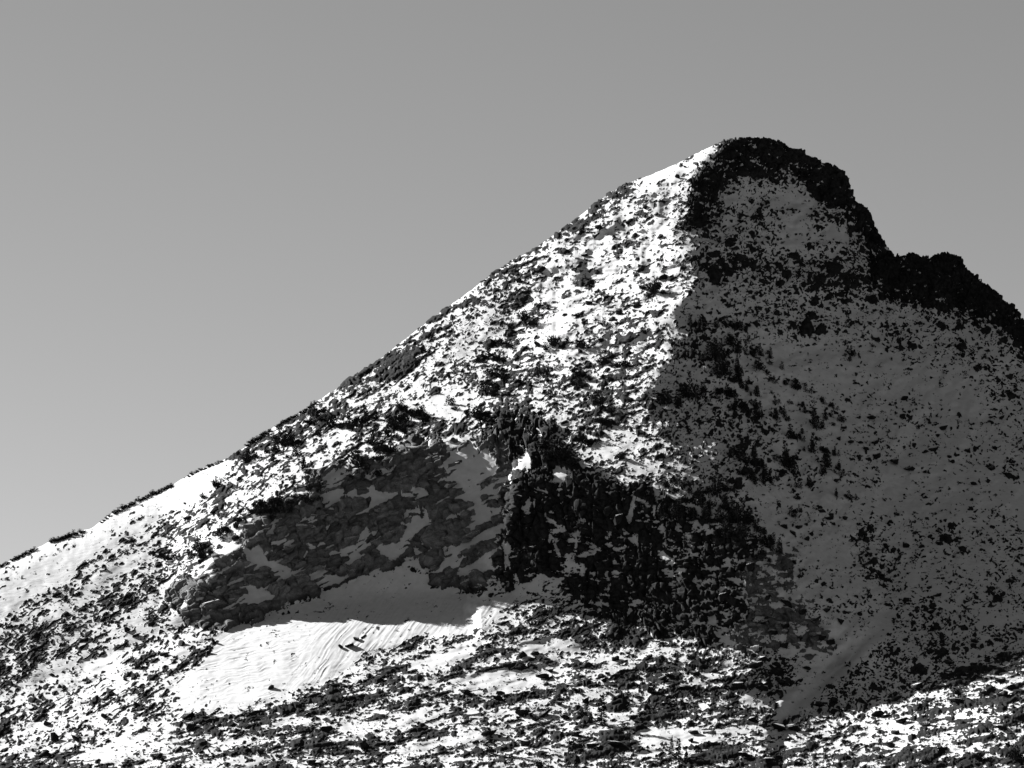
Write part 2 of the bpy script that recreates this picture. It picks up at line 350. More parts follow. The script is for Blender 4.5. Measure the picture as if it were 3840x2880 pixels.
# bedrock cliffs: bedded and jointed blocks with snow on the ledges
def blocks(mask, ang, l1, t1, l2, t2, amp1, amp2, seed):
    x = PX[mask] + 3 * fbm(PX[mask] / 16, PY[mask] / 16, seed + 40, 3); y = PY[mask] + 3 * fbm(PX[mask] / 16, PY[mask] / 16, seed + 44, 3)
    u, w_ = rot(x, y, math.radians(ang), 1.0)
    v1, e1, k1 = cells(u / l1, w_ / t1, seed); v2, e2, k2 = cells(u / l2, w_ / t2, seed + 10)
    hh = (v1 - 0.5) * amp1 + (v2 - 0.5) * amp2 + k1 * amp1 * 1.3 + k2 * amp2 * 1.5
    ck = 2.8 * (1 - sstep(0.02, 0.14, e1)) + 1.5 * (1 - sstep(0.03, 0.20, e2))
    hh += 0.25 * fbm(x / 3, y / 3, seed + 50, 2)
    bed = np.abs(fbm(u / 40, w_ / 5.5, seed + 54, 2)); ck = ck + 1.8 * (1 - sstep(0.02, 0.10, bed))
    crk[mask] = np.maximum(crk[mask], ck * 1.9 * (0.55 + 0.45 * vnoise(x / 9, y / 7, seed + 58)))
    return hh, v1, v2
pale = np.zeros(shape, np.float32); crk = np.zeros(shape, np.float32)     # crk: open joints in the rock
mk = lcl > 0.25
hb, v1, v2 = blocks(mk, 19, 27, 15, 10, 7.0, 10.0, 4.2, 700)
u, w_ = rot(PX[mk], PY[mk], math.radians(27), 1.0)
led = fbm(u / 34, w_ / 7.5, 720, 3, 0.6) + 0.22 * (v2 - 0.5) + 0.3 * fbm(PX[mk] / 60, PY[mk] / 60, 730, 2)
xr = PX[mk] / K
led = led + 0.22 * sstep(880, 1060, xr) - 0.06 + 0.10 * fbm(PX[mk] / 4, PY[mk] / 2.5, 734, 2)
hr = hb + 4.6 - 24 * np.clip(led - 0.03, 0, 1) + (lcl[mk] - 1) * 3
h_rock[mk] = np.maximum(np.where(lcl[mk] > 0.6, -2, h_rock[mk]), hr); pale[mk] = lcl[mk] * (0.25 + 0.5 * v1 + 0.45 * v2)
mk = but > 0.25
hb, v1, v2 = blocks(mk, 4, 15, 34, 7.0, 12.0, 7.0, 3.0, 760)
hb2 = 0; v4 = v2
led = fbm(PX[mk] / 8, PY[mk] / 3.2, 780, 3, 0.65) + 0.3 * fbm(PX[mk] / 34, PY[mk] / 26, 786, 2) + 0.12 * (v4 - 0.5)
led = led + 0.26 * sstep(1300 * K, 1600 * K, PX[mk]) + 0.14 * sstep(1230 * K, 1370 * K, PY[mk])
hr = hb + hb2 + 4.4 - 24 * np.clip(led - 0.24, 0, 1) + (but[mk] - 1) * 3
h_rock[mk] = np.maximum(h_rock[mk], hr)
mk = cap > 0.2
hb, v1, v2 = blocks(mk, -20, 10, 7, 4.0, 3.0, 3.0, 1.8, 790)
led = fbm(PX[mk] / 7, PY[mk] / 3.5, 796, 3, 0.65) + 0.2 * (v2 - 0.5)
hr = hb + 2.8 - 16 * np.clip(led - 0.28, 0, 1) + (cap[mk] - 1) * 5
h_rock[mk] = np.maximum(h_rock[mk], hr)
mk = rlow > 0.25
hb, v1, v2 = blocks(mk, -8, 18, 8, 7, 4, 4.0, 1.8, 800)
led = fbm(PX[mk] / 14, PY[mk] / 7, 820, 3, 0.6)
hr = hb + 1.6 - 9 * np.clip(led - 0.0, 0, 1) + (rlow[mk] - 1) * 4
h_rock[mk] = np.maximum(h_rock[mk], hr); pale[mk] = 0.6
# wind-carved ripples on the clean snow
u, w_ = rot(PX + 4 * fbm(PX / 20, PY / 14, 840, 2), PY + 3 * fbm(PX / 18, PY / 12, 844, 2), math.radians(10), 1.0)
rip1 = 1 - np.abs(fbm(u / 16, w_ / 2.6, 850, 2)) * 2
u, w_ = rot(PX + 3 * fbm(PX / 24, PY / 20, 860, 2), PY, math.radians(52), 1.0)
rip2 = 1 - np.abs(fbm(u / 26, w_ / 3.2, 870, 2)) * 2
fan = sstep(640 * K, 720 * K, PX + 0.55 * (PY - 1380 * K))
h_snow = h_snow + apron * ((0.46 * rip1 * (1 - fan) + 0.6 * rip2 * fan) * (0.6 + 0.8 * np.abs(fbm(PX / 30, PY / 24, 876, 2)))) + (1 - apron) * (1 - zr) * 0.12 * rip1
h = np.maximum(h_snow, h_rock).astype(np.float32)
rockm = np.clip(h_rock - h_snow, -1.0, 1.0)
h = h - crk * sstep(0.0, 0.8, rockm)
P = P + NB * (h * M)[..., None]

# back side
def backside(top):
    rows = []
    for s in (2, 6, 14, 30, 60, 110, 180, 280):
        rows.append(top + np.array([0, s * M, -s * M * 0.75 - 0.0]))
    return np.stack(rows, 1)
BK = backside(P[:, -1])
PA = np.concatenate([P, BK], 1)
RMA = np.concatenate([rockm, np.repeat(rockm[:, -1:], BK.shape[1], 1)], 1)

def grid_mesh(name, P, attrs, mat):
    nc, nr = P.shape[:2]
    me = bpy.data.meshes.new(name)
    idx = np.arange(nc * nr, dtype=np.int32).reshape(nc, nr)
    q = np.stack([idx[:-1, :-1], idx[1:, :-1], idx[1:, 1:], idx[:-1, 1:]], -1).reshape(-1, 4)
    me.vertices.add(nc * nr); me.vertices.foreach_set('co', P.reshape(-1).astype(np.float32))
    me.loops.add(q.size); me.loops.foreach_set('vertex_index', q.reshape(-1))
    me.polygons.add(len(q)); me.polygons.foreach_set('loop_start', np.arange(0, q.size, 4, dtype=np.int32))
    me.update(calc_edges=True)
    for k, a in attrs.items():
        at_ = me.attributes.new(k, 'FLOAT', 'POINT'); at_.data.foreach_set('value', a.reshape(-1).astype(np.float32))
    me.materials.append(mat)
    return me

def nodes_of(mat):
    mat.use_nodes = True
    n = mat.node_tree; n.nodes.clear()
    o = n.nodes.new('ShaderNodeOutputMaterial'); p = n.nodes.new('ShaderNodeBsdfPrincipled')
    n.links.new(p.outputs[0], o.inputs['Surface'])
    p.inputs['Roughness'].default_value = 0.9
    p.inputs['Specular IOR Level'].default_value = 0.03
    return n, p
def noise_node(n, scale, detail=3, coord=None):
    t = n.nodes.new('ShaderNodeTexNoise'); t.inputs['Scale'].default_value = scale; t.inputs['Detail'].default_value = detail
    if coord is not None: n.links.new(coord, t.inputs['Vector'])
    return t
def ramp(n, src, a, b, lo, hi):
    r = n.nodes.new('ShaderNodeMapRange'); r.inputs['From Min'].default_value = a; r.inputs['From Max'].default_value = b
    r.inputs['To Min'].default_value = lo; r.inputs['To Max'].default_value = hi
    n.links.new(src, r.inputs['Value']); return r.outputs['Result']
def math_node(n, op, a, b):
    m = n.nodes.new('ShaderNodeMath'); m.operation = op
    for k, x in ((0, a), (1, b)):
        if isinstance(x, (int, float)): m.inputs[k].default_value = x
        else: n.links.new(x, m.inputs[k])
    return m.outputs[0]
def mixc(n, f, a, b):
    m = n.nodes.new('ShaderNodeMix'); m.data_type = 'FLOAT'
    if isinstance(f, (int, float)): m.inputs[0].default_value = f
    else: n.links.new(f, m.inputs[0])
    for k, x in ((2, a), (3, b)):
        if isinstance(x, (int, float)): m.inputs[k].default_value = x
        else: n.links.new(x, m.inputs[k])
    return m.outputs[0]
SNOW = 0.44
def mountain_material():
    mat = bpy.data.materials.new('snow_and_rock'); n, p = nodes_of(mat)
    geo = n.nodes.new('ShaderNodeNewGeometry')
    at_ = n.nodes.new('ShaderNodeAttribute'); at_.attribute_name = 'rock'
    pl = n.nodes.new('ShaderNodeAttribute'); pl.attribute_name = 'pale'
    f1 = noise_node(n, 1.9, 3, geo.outputs['Position'])
    m = math_node(n, 'ADD', at_.outputs['Fac'], ramp(n, f1.outputs['Fac'], 0.3, 0.7, -0.36, 0.36))
    fac = ramp(n, m, -0.05, 0.05, 0, 1)
    f2 = noise_node(n, 0.35, 4, geo.outputs['Position']); f3 = noise_node(n, 2.5, 2, geo.outputs['Position'])
    dark = math_node(n, 'MULTIPLY', ramp(n, f2.outputs['Fac'], 0.3, 0.7, 0.008, 0.024), ramp(n, f3.outputs['Fac'], 0.3, 0.7, 0.6, 1.4))
    light = math_node(n, 'MULTIPLY', ramp(n, f2.outputs['Fac'], 0.3, 0.7, 0.08, 0.18), ramp(n, f3.outputs['Fac'], 0.3, 0.7, 0.7, 1.3))
    rock = mixc(n, pl.outputs['Fac'], dark, light)
    sn = ramp(n, f2.outputs['Fac'], 0.3, 0.7, SNOW - 0.03, SNOW + 0.03)
    n.links.new(mixc(n, fac, sn, rock), p.inputs['Base Color'])
    return mat
M_MOUNT = mountain_material()
PLA = np.concatenate([pale, np.repeat(pale[:, -1:], BK.shape[1], 1)], 1)
me = grid_mesh('mountain', PA, {'rock': RMA, 'pale': PLA}, M_MOUNT)
mo = bpy.data.objects.new('mountain', me); COL.objects.link(mo); mo['kind'] = 'structure'

# ------------------------------------------------------------------ ground around the mountain
gm = bpy.data.materials.new('valley_snow'); n, p = nodes_of(gm)
geo = n.nodes.new('ShaderNodeNewGeometry')
f = noise_node(n, 0.01, 5, geo.outputs['Position'])
n.links.new(ramp(n, f.outputs['Fac'], 0.58, 0.66, 0.04, SNOW), p.inputs['Base Color'])
gxs = np.concatenate([np.linspace(-9000, -600, 20), np.linspace(-560, 560, 57), np.linspace(600, 9000, 20)])
gys = np.concatenate([np.linspace(-9000, -2100, 12), np.linspace(-2050, -60, 60), np.linspace(0, 9000, 30)])
GX_, GY_ = np.meshgrid(gxs, gys, indexing='ij')
foot = float(P[:, 0, 2].min())
GZ = np.interp(GY_, [-9000, -2000, -60, 0, 9000], [-40, 0, foot - 8, foot - 12, -200]) + 3 * fbm(GX_ / 90, GY_ / 90, 900, 3) * (np.abs(GY_ + 2000) > 60)
GZ = GZ - np.clip(np.abs(GX_) - 500, 0, None) * 0.03
me = grid_mesh('ground', np.stack([GX_, GY_, GZ], -1), {}, gm)
g = bpy.data.objects.new('ground', me); COL.objects.link(g); g['kind'] = 'structure'

# ------------------------------------------------------------------ placing things on the mountain
def surf(px, py):
    c = int(np.clip(np.searchsorted(cols, px), 1, len(cols) - 2))
    r = int(np.clip((py - PYB) / (S0[c] - PYB) * (NR - 1), 0, NR - 1))
    return Vector(P[c, r].tolist()), Vector(NB[c, r].tolist())
def z1(x, y): return (1382.4 + x * .375) * K, (230.4 + y * .375) * K
def z2(x, y): return (806.4 + x * .375) * K, (576 + y * .375) * K
def z3(x, y): return (1382.4 + x * .375) * K, (806.4 + y * .375) * K
def zL(x, y): return x * .25 * K, (806.4 + y * .25) * K
def zC(x, y): return (518.4 + x * .25) * K, (864 + y * .25) * K
def zB(x, y): return (979.2 + x * .25) * K, (1244.2 + y * .25) * K
def zR(x, y): return (1382.4 + x * .375) * K, (1036.8 + y * .375) * K
def zP(x, y): return (1209.6 + x * .25) * K, (288 + y * .25) * K
def zA(x, y): return x * .375 * K, (1036.8 + y * .375) * K

# rocks -------------------------------------------------------------
def rock_material(name, lo, hi, cap):
    mat = bpy.data.materials.new(name); n, p = nodes_of(mat)
    geo = n.nodes.new('ShaderNodeNewGeometry')
    f2 = noise_node(n, 0.5, 4, geo.outputs['Position']); f3 = noise_node(n, 3.0, 3, geo.outputs['Position'])
    col = math_node(n, 'MULTIPLY', ramp(n, f2.outputs['Fac'], 0.3, 0.7, lo, hi), ramp(n, f3.outputs['Fac'], 0.3, 0.7, 0.6, 1.4))
    sx = n.nodes.new('ShaderNodeSeparateXYZ'); n.links.new(geo.outputs['Normal'], sx.inputs[0])
    up = math_node(n, 'ADD', sx.outputs['Z'], ramp(n, f3.outputs['Fac'], 0.3, 0.7, -0.18, 0.18))
    n.links.new(mixc(n, ramp(n, up, cap, cap + 0.06, 0, 1), col, SNOW), p.inputs['Base Color'])
    return mat
M_ROCK = rock_material('dark_rock', 0.008, 0.024, 0.86)
M_PALE = rock_material('cliff_rock', 0.07, 0.15, 0.80)
def hull_mesh(name, seed, npts, sx, sy, sz, mat, boxy=0.0):
    r = random.Random(seed); bm = bmesh.new()
    for _ in range(npts):
        v_ = Vector((r.gauss(0, 1), r.gauss(0, 1), r.gauss(0, 1)))
        v_.normalize()
        if boxy:
            m_ = max(abs(v_.x), abs(v_.y), abs(v_.z)); v_ = v_.lerp(v_ / m_, boxy)
        v_ *= r.uniform(0.75, 1.1)
        bm.verts.new((v_.x * sx, v_.y * sy, v_.z * sz))
    res = bmesh.ops.convex_hull(bm, input=bm.verts)
    bmesh.ops.delete(bm, geom=[g_ for g_ in res['geom_interior'] if isinstance(g_, bmesh.types.BMVert)], context='VERTS')
    me = bpy.data.meshes.new(name); bm.to_mesh(me); bm.free(); me.materials.append(mat)
    return me
ROCKS = [hull_mesh('boulder', 40 + i, 15, 1.0, 0.9, 0.78, M_ROCK, 0.2) for i in range(14)]
SLABS = [hull_mesh('cliff_block', 80 + i, 18, 1.0, 0.7, 0.55, M_PALE, 0.75) for i in range(8)]
DSLABS = [hull_mesh('cliff_block', 90 + i, 18, 0.8, 0.7, 0.8, M_ROCK, 0.75) for i in range(8)]

def put(name, me, px, py, w, label=None, cat=None, group=None, parent=None, tilt=0.0, sink=0.12, flat=1.0, rnd=random):
    o = bpy.data.objects.new(name, me); COL.objects.link(o)
    c, nn = surf(px, py)
    s_ = w * M * 0.5
    o.location = c + Vector((0, 0, 1)) * s_ * (0.35 - sink) - Vector((0, 1, 0)) * 0.0
    o.scale = (s_ * rnd.uniform(0.9, 1.25), s_ * rnd.uniform(0.8, 1.1), s_ * rnd.uniform(0.75, 1.05) * flat)
    o.rotation_euler = Matrix.Rotation(math.radians(-tilt), 3, 'Y').to_4x4().to_euler() if parent else (rnd.uniform(-.3, .3), -math.radians(tilt) + rnd.uniform(-.3, .3), rnd.uniform(0, 6.28))
    if label: o['label'] = label; o['category'] = cat; o['group'] = group
    if parent: o.parent = parent
    return o

def one(m_, px, py): return float(samp(m_, np.array([px]), np.array([py]))[0])
def landmark(px, py):
    """the nearest thing in the scene one can point to"""
    x, y = px / K, py / K
    sky_d = y - float(skyline(px)) / K
    rx = float(np.interp(py, RY, RX)) / K
    shade = one(ZR_MAP, px, py) > 0.5
    if shade:
        if y < 560 and x < 1900: return 'in the shaded snow right under the summit cap'
        if x > 1900 and sky_d < 260: return 'below the black rocky shoulder'
        if y < 700: return 'in the stone belt across the shaded face'
        if x - rx < 110 and y < 1060: return 'just on the shaded side of the ridge line'
        if abs(x - 1880) < 60 and 1090 < y < 1330: return 'next to the narrow stone chute in the shaded snow'
        if y > 1420: return 'in the shadowed hollow at the foot'
        if x < 1760 and y > 1130: return 'beside the right edge of the dark buttress'
        if x < 1860: return 'among the dwarf pines of the shaded face'
        return 'on open shaded snow beyond the pines' if y < 1150 else 'in shaded snow right of the stone chute'
    if x < 430 and y < 1310 - 0.3 * x: return 'on smooth sunlit snow of the left slope'
    if x < 420 and y < 1420: return 'in the dark stony band left of the cliff'
    if y > 1340:
        if x < 480 and y < 1560: return 'in the rubble left of the smooth snow apron'
        if y < 1540 - 0.2 * (x - 400) + 60 and x < 1010: return 'along the lower edge of the smooth snow apron'
        if x > 2000: return 'on the sunlit knoll beyond the shadowed hollow'
        if x > 1500: return 'on the sunlit strip before the shadowed hollow'
        if y < 1470: return 'in sunlit snow close under the dark buttress'
        if y < 1560: return 'among the snowy ledges below the buttress' if x > 900 else 'in the rubble below the snow apron'
        return 'on the lowest ledges near the slim conifers' if x > 1000 else 'on stony ground far below the snow apron'
    if sky_d < 60: return 'on the stony crest of the sunlit flank'
    if y < 520: return 'on the sunlit snow just left of the summit cap'
    if abs(x - rx) < 130: return 'on the sunlit side close to the ridge line'
    if y > 880 and x > 1080: return 'above the dark buttress'
    if y > 900 - 0.6 * (x - 800): return 'just above the upper rim of the cliff'
    return 'in the middle of the sunlit flank'
ZR_MAP = region([(1500, 250), (1490, 600), (1440, 700), (1400, 850), (1400, 900), (1510, 1030), (1640, 1150), (1640, 1420), (1700, 1540), (1900, 1560), (2030, 1440), (2212, 1400), (2700, 1350), (2700, 250)], 10)
LIT = [(z2, .1736, [(960, 210, 80), (870, 300, 90), (790, 360, 60), (740, 430, 60), (790, 450, 60), (660, 500, 110), (690, 600, 90), (620, 690, 120), (740, 580, 60), (760, 650, 60), (1040, 440, 90), (1190, 430, 110),
        (1260, 370, 50), (1330, 325, 60), (1330, 540, 80), (1450, 560, 80), (1070, 565, 70), (950, 610, 60), (1000, 610, 60), (1200, 610, 90), (1190, 670, 70), (1370, 640, 70), (1320, 690, 60), (1240, 740, 70), (1030, 730, 60),
        (430, 775, 80), (1300, 790, 70), (1360, 830, 60), (1310, 885, 70), (1240, 1000, 90), (1430, 1090, 60), (1620, 130, 80), (1550, 1290, 80)]),
       (zL, .1157, [(2130, 730, 120), (1870, 970, 90), (1750, 1065, 60)]),
       (zC, .1157, [(620, 100, 160), (590, 180, 100), (430, 340, 120), (340, 330, 150), (300, 420, 120), (780, 190, 150), (670, 280, 70), (950, 230, 110), (470, 450, 110), (280, 510, 80), (60, 480, 120), (530, 570, 120), (1090, 130, 130),
        (1070, 170, 120), (1500, 90, 180), (1560, 110, 120), (1400, 160, 150), (1330, 220, 140), (1180, 300, 150), (1130, 350, 110)])]
EDGE = [(zC, .1157, [(1270, 430, 170), (960, 500, 140), (1060, 600, 190), (690, 740, 160), (200, 960, 150), (290, 940, 170), (150, 920, 120), (340, 890, 160), (600, 890, 130), (480, 820, 120), (2050, 120, 150), (1210, 550, 120)]),
        (zL, .1157, [(1950, 1320, 150), (1900, 1370, 120), (2060, 1260, 100), (1720, 1500, 160), (1650, 1560, 150), (1450, 1590, 120), (2180, 1190, 100), (2050, 1410, 80)]),
        (z2, .1736, [(1060, 1080, 150), (1020, 1110, 90), (620, 840, 80), (1100, 1110, 90)])]
SHADE = [(z2, .1736, [(1890, 310, 120), (2030, 310, 90), (2110, 340, 80), (2070, 420, 120), (1970, 480, 120), (2190, 500, 70), (2010, 590, 130), (2050, 720, 90), (2110, 670, 90), (1660, 740, 160), (1820, 720, 120), (2140, 800, 100),
          (1760, 1230, 120), (1980, 1290, 100), (1880, 1340, 90), (2070, 1440, 110), (1820, 1410, 120), (1700, 1410, 90), (1600, 1340, 80)]),
         (z3, .1736, [(570, 50, 80), (680, 110, 70), (770, 40, 50), (880, 60, 90), (950, 80, 80), (600, 190, 100), (670, 240, 60), (770, 160, 60), (780, 240, 90), (860, 160, 40), (940, 175, 60), (1000, 220, 100), (1060, 150, 80),
          (1110, 190, 60), (1145, 250, 80), (1000, 290, 90), (1110, 290, 40), (870, 345, 100), (1010, 370, 50), (1000, 430, 90), (1070, 430, 90), (520, 440, 100), (590, 470, 110), (660, 500, 100), (840, 500, 110), (890, 550, 110), (1080, 510, 100),
          (640, 580, 110), (720, 590, 100), (760, 620, 70), (1040, 560, 60), (1150, 570, 60), (910, 640, 60), (970, 640, 60), (910, 710, 50), (870, 800, 80), (450, 670, 80), (350, 730, 90), (480, 760, 80), (520, 830, 100),
          (590, 800, 90), (620, 840, 90), (670, 890, 80), (580, 930, 90), (700, 950, 110), (760, 1000, 90), (490, 940, 90), (250, 800, 110), (360, 820, 90), (130, 740, 90), (700, 1040, 90), (1130, 690, 60), (1200, 700, 70), (500, 100, 110)]),
         (z1, .1736, [(690, 1390, 110), (480, 1500, 140), (680, 1480, 110), (1215, 1410, 70), (1210, 1450, 50), (815, 1500, 40), (430, 1400, 110), (550, 1390, 90), (620, 1330, 60), (440, 1440, 80)])]
_cr = random.Random(77)
for T in (LIT, EDGE, SHADE):            # the bigger clumps carry a smaller neighbour or two down the slope
    for zf, k_, lst in T:
        for x, y, w in list(lst):
            for _ in range(2 if w * k_ > 15 else 1 if w * k_ > 11 else 0):
                a_ = _cr.uniform(-.5, .7) + (0 if _cr.random() < .7 else 3.14)
                lst.append((x + w * .62 * math.cos(a_), y + w * .55 * math.sin(a_) + w * .1, w * _cr.uniform(.4, .65)))
pine_spots = [(*zf(x, y), w * k_) for T in (LIT, EDGE, SHADE) for zf, k_, lst in T for x, y, w in lst]
br = random.Random(5)
boulder_spots = []
for zf, lst in ((z3, [(1520, 150, 60), (1475, 230, 24), (2020, 255, 40), (1330, 260, 70), (1660, 270, 40), (1750, 325, 90), (1710, 365, 40), (1350, 400, 60), (1360, 485, 80), (1465, 520, 90),
                      (1550, 555, 80), (1640, 570, 40), (2030, 550, 75), (2105, 580, 35), (1920, 640, 50), (2000, 625, 55), (1630, 695, 30), (1520, 700, 28), (1410, 735, 24), (1440, 860, 50), (1405, 905, 30),
                      (1835, 950, 48), (1715, 985, 48), (1530, 1005, 70), (1460, 1020, 40), (1805, 1060, 38), (1450, 1105, 28), (1385, 1175, 42), (1740, 1185, 32), (2120, 1205, 60), (1730, 1360, 36),
                      (1710, 1285, 72), (1530, 1310, 62), (1670, 1385, 60), (1700, 1475, 72), (1930, 1550, 70), (2190, 1480, 70), (2105, 1590, 45), (1070, 1370, 60), (1150, 1430, 70), (1010, 1430, 85),
                      (940, 1380, 80), (850, 1340, 100), (740, 1295, 60), (740, 1410, 120), (720, 1440, 70), (770, 1500, 110), (830, 1470, 90), (1050, 1530, 120), (1100, 1560, 80), (920, 1530, 60), (830, 1580, 110), (670, 1600, 90),
                      (990, 930, 52), (960, 960, 52), (910, 895, 80), (880, 930, 60), (830, 890, 60), (880, 1090, 52), (1080, 840, 80), (1040, 800, 70), (1110, 870, 50), (1180, 840, 55),
                      (1300, 440, 50), (1270, 400, 45), (1880, 450, 45), (1780, 485, 45), (1800, 515, 50), (1690, 440, 60), (1650, 455, 45), (1210, 400, 50), (1150, 380, 50), (1170, 315, 50), (1130, 620, 50), (1350, 630, 40)]),
                (z2, [(1515, 225, 62), (1415, 270, 62), (1375, 310, 60), (945, 460, 80), (700, 545, 90), (1340, 180, 42), (1240, 215, 62), (830, 670, 62), (905, 690, 45), (780, 740, 50), (430, 635, 40),
                      (1400, 330, 50), (1160, 280, 40), (1100, 280, 45), (1550, 130, 80), (1670, 70, 70), (1310, 430, 50), (930, 410, 40), (840, 90, 60), (1190, 490, 40), (1000, 660, 50), (1370, 390, 35), (1560, 380, 50)]),
                (zP, [(465, 900, 55), (635, 995, 55), (395, 1420, 65), (660, 1500, 90), (510, 1560, 90), (450, 1610, 70), (830, 705, 65), (970, 1010, 45), (880, 1260, 90), (1490, 930, 140), (1370, 940, 62),
                      (1300, 770, 62), (1400, 610, 62), (1780, 600, 62), (1640, 600, 80), (1500, 640, 62), (1930, 810, 42), (600, 770, 100), (330, 820, 90), (730, 650, 80), (350, 600, 70), (1080, 290, 50), (1010, 380, 80),
                      (1100, 1090, 70), (700, 1180, 90), (320, 1210, 90), (210, 1060, 90), (650, 890, 80), (870, 900, 90), (1450, 530, 80), (1560, 770, 100), (1390, 680, 80)]),
                (zA, [(1600, 480, 0), (2010, 960, 70), (1960, 970, 45), (2050, 920, 50), (1770, 1360, 45), (1080, 1370, 90), (1790, 1640, 80), (900, 1600, 80), (600, 1370, 60), (880, 430, 50), (1080, 230, 80), (1240, 180, 90),
                      (640, 1240, 50), (790, 1080, 60), (1040, 950, 60), (780, 900, 70), (730, 870, 60), (310, 1500, 90), (250, 1590, 130), (440, 1500, 80), (1100, 1430, 90), (1560, 1200, 50), (2090, 1550, 130), (1880, 1450, 60),
                      (60, 1180, 60), (300, 1130, 40), (180, 1560, 40), (1500, 1580, 60), (1230, 940, 50), (940, 1010, 60), (1200, 1000, 50), (790, 1300, 50), (270, 1410, 60)]),
                (zB, [(1050, 1000, 60), (680, 1030, 60), (380, 1070, 80), (840, 830, 70), (760, 880, 110), (600, 700, 90), (700, 680, 80), (1800, 910, 90), (2090, 850, 90), (2010, 970, 90), (1140, 1090, 80), (100, 1020, 160),
                      (600, 1200, 190), (780, 1210, 160), (960, 1230, 100), (1560, 1240, 160), (1050, 1380, 120), (1200, 1480, 120), (1380, 1470, 170), (190, 1330, 40), (400, 1020, 80), (900, 1110, 80), (1330, 850, 50),
                      (1400, 720, 80), (1500, 670, 60), (1690, 700, 70), (1300, 910, 80), (1450, 1050, 90), (1590, 1050, 80), (1700, 1000, 90), (300, 1370, 130), (620, 1460, 90)]),
                (zR, [(800, 1440, 200), (700, 1420, 110), (890, 1440, 110), (1480, 1270, 140), (1590, 1200, 140), (1640, 1415, 70), (2080, 1440, 130), (2090, 1250, 120), (2130, 1200, 60), (1020, 1300, 120), (1110, 1290, 60),
                      (700, 1050, 90), (660, 1080, 110), (560, 1200, 120), (820, 1170, 110), (700, 1210, 110), (960, 1090, 50), (1590, 1090, 110), (2070, 1160, 90), (1780, 1060, 60), (1470, 1460, 70), (1500, 1400, 110), (1440, 1540, 60),
                      (310, 1460, 60), (290, 1510, 40), (1990, 1240, 70), (590, 1590, 80), (740, 1640, 110), (1820, 1290, 100), (1370, 1360, 120), (640, 1390, 60), (420, 1110, 70), (240, 1210, 80)])):
    sc_ = {z3: .1736, z2: .1736, zP: .1157, zA: .1736, zB: .1157, zR: .1736}[zf]
    for x, y, w in lst:
        if w: px, py = zf(x, y); boulder_spots.append((px, py, max(2.4, w * sc_ * 0.92)))
while len(boulder_spots) < 300:
    px = br.uniform(5, 1019); py = br.uniform(skyline(px) + 4, 764)
    d_ = float(samp(DENS, np.array([px]), np.array([py]))[0])
    if d_ > 0.2 and br.random() < d_: boulder_spots.append((px, py, br.uniform(3.0, 6.5)))
def zone_of(px, py):
    one = lambda m_: float(samp(m_, np.array([px]), np.array([py]))[0])
    if one(ZR_MAP) > 0.5:
        if py < 262: return 'summit'
        return 'shade' if py < 655 else 'basin'
    if one(GEN_MAP) > 0.5: return 'foot'
    if px < 225 and py > 560: return 'left'
    if py > 600: return 'foot'
    return 'upper'
ZR_MAP = region([(1500, 250), (1490, 600), (1440, 700), (1400, 850), (1400, 900), (1510, 1030), (1640, 1150), (1640, 1420), (1700, 1540), (1900, 1560), (2030, 1440), (2212, 1400), (2700, 1350), (2700, 250)], 10)
GEN_MAP = region(GENTLE, 10)
B_TXT = {'summit': ('dark angular boulder in the shadow just below the black summit cap', 'boulders below the summit cap'),
         'shade': ('dark boulder half buried in the smooth shaded snow face', 'boulders on the shaded snow face'),
         'basin': ('dark boulder in the shadowed hollow at the foot of the face', 'boulders in the shadowed hollow'),
         'foot': ('dark angular boulder in the sunlit snowy rubble below the cliffs', 'boulders in the sunlit rubble at the foot'),
         'left': ('dark slabby rock on the long sunlit slope left of the cliff', 'rocks on the left slope'),
         'upper': ('dark angular boulder poking out of sunlit snow above the cliff band', 'boulders on the upper sunlit slope')}
def near_text(px, py, w, kind):
    others = [(math.hypot(px - a, py - b), c_) for a, b, c_ in boulder_spots[:300] if (a, b) != (px, py)]
    pn = [math.hypot(px - a, py - b) - c_ * .6 for a, b, c_ in pine_spots if (a, b) != (px, py)]
    if kind == 'boulder':
        if pn and min(pn) < w * .5 + 3: return 'beside a pine '
        if any(d_ < (w + c_) * .6 + 2 and c_ > w * .9 for d_, c_ in others): return 'against another rock '
        return 'alone ' if min(o_[0] for o_ in others) > 14 else ''
    if any(d_ < (w + c_) * .55 + 2 and c_ > 5 for d_, c_ in others): return 'beside a boulder '
    if min(pn) < w * .5 + 1: return 'in a clump '
    return 'alone ' if min(pn) > 12 else ''
for i, (px, py, w) in enumerate(boulder_spots[:300]):
    z_ = zone_of(px, py); lm = landmark(px, py); grp = 'rocks ' + lm
    lab = ('large craggy dark boulder ' if w > 12 else 'big dark boulder ' if w > 10 else 'angular dark boulder ' if w > 7.5 else 'middling dark rock ' if w > 5 else 'small dark rock ') + near_text(px, py, w, 'boulder') + lm
    tilt = {'left': 30, 'upper': 25, 'foot': 8, 'basin': 5, 'shade': -15, 'summit': -15}[z_]
    put('boulder', ROCKS[i % len(ROCKS)], px, py, min(w, 14) * (1.2 if z_ in ('foot', 'basin') else 1.1), lab, 'boulder', grp, tilt=tilt, sink=0.05, flat=0.9 if w < 10 else 0.65, rnd=br)

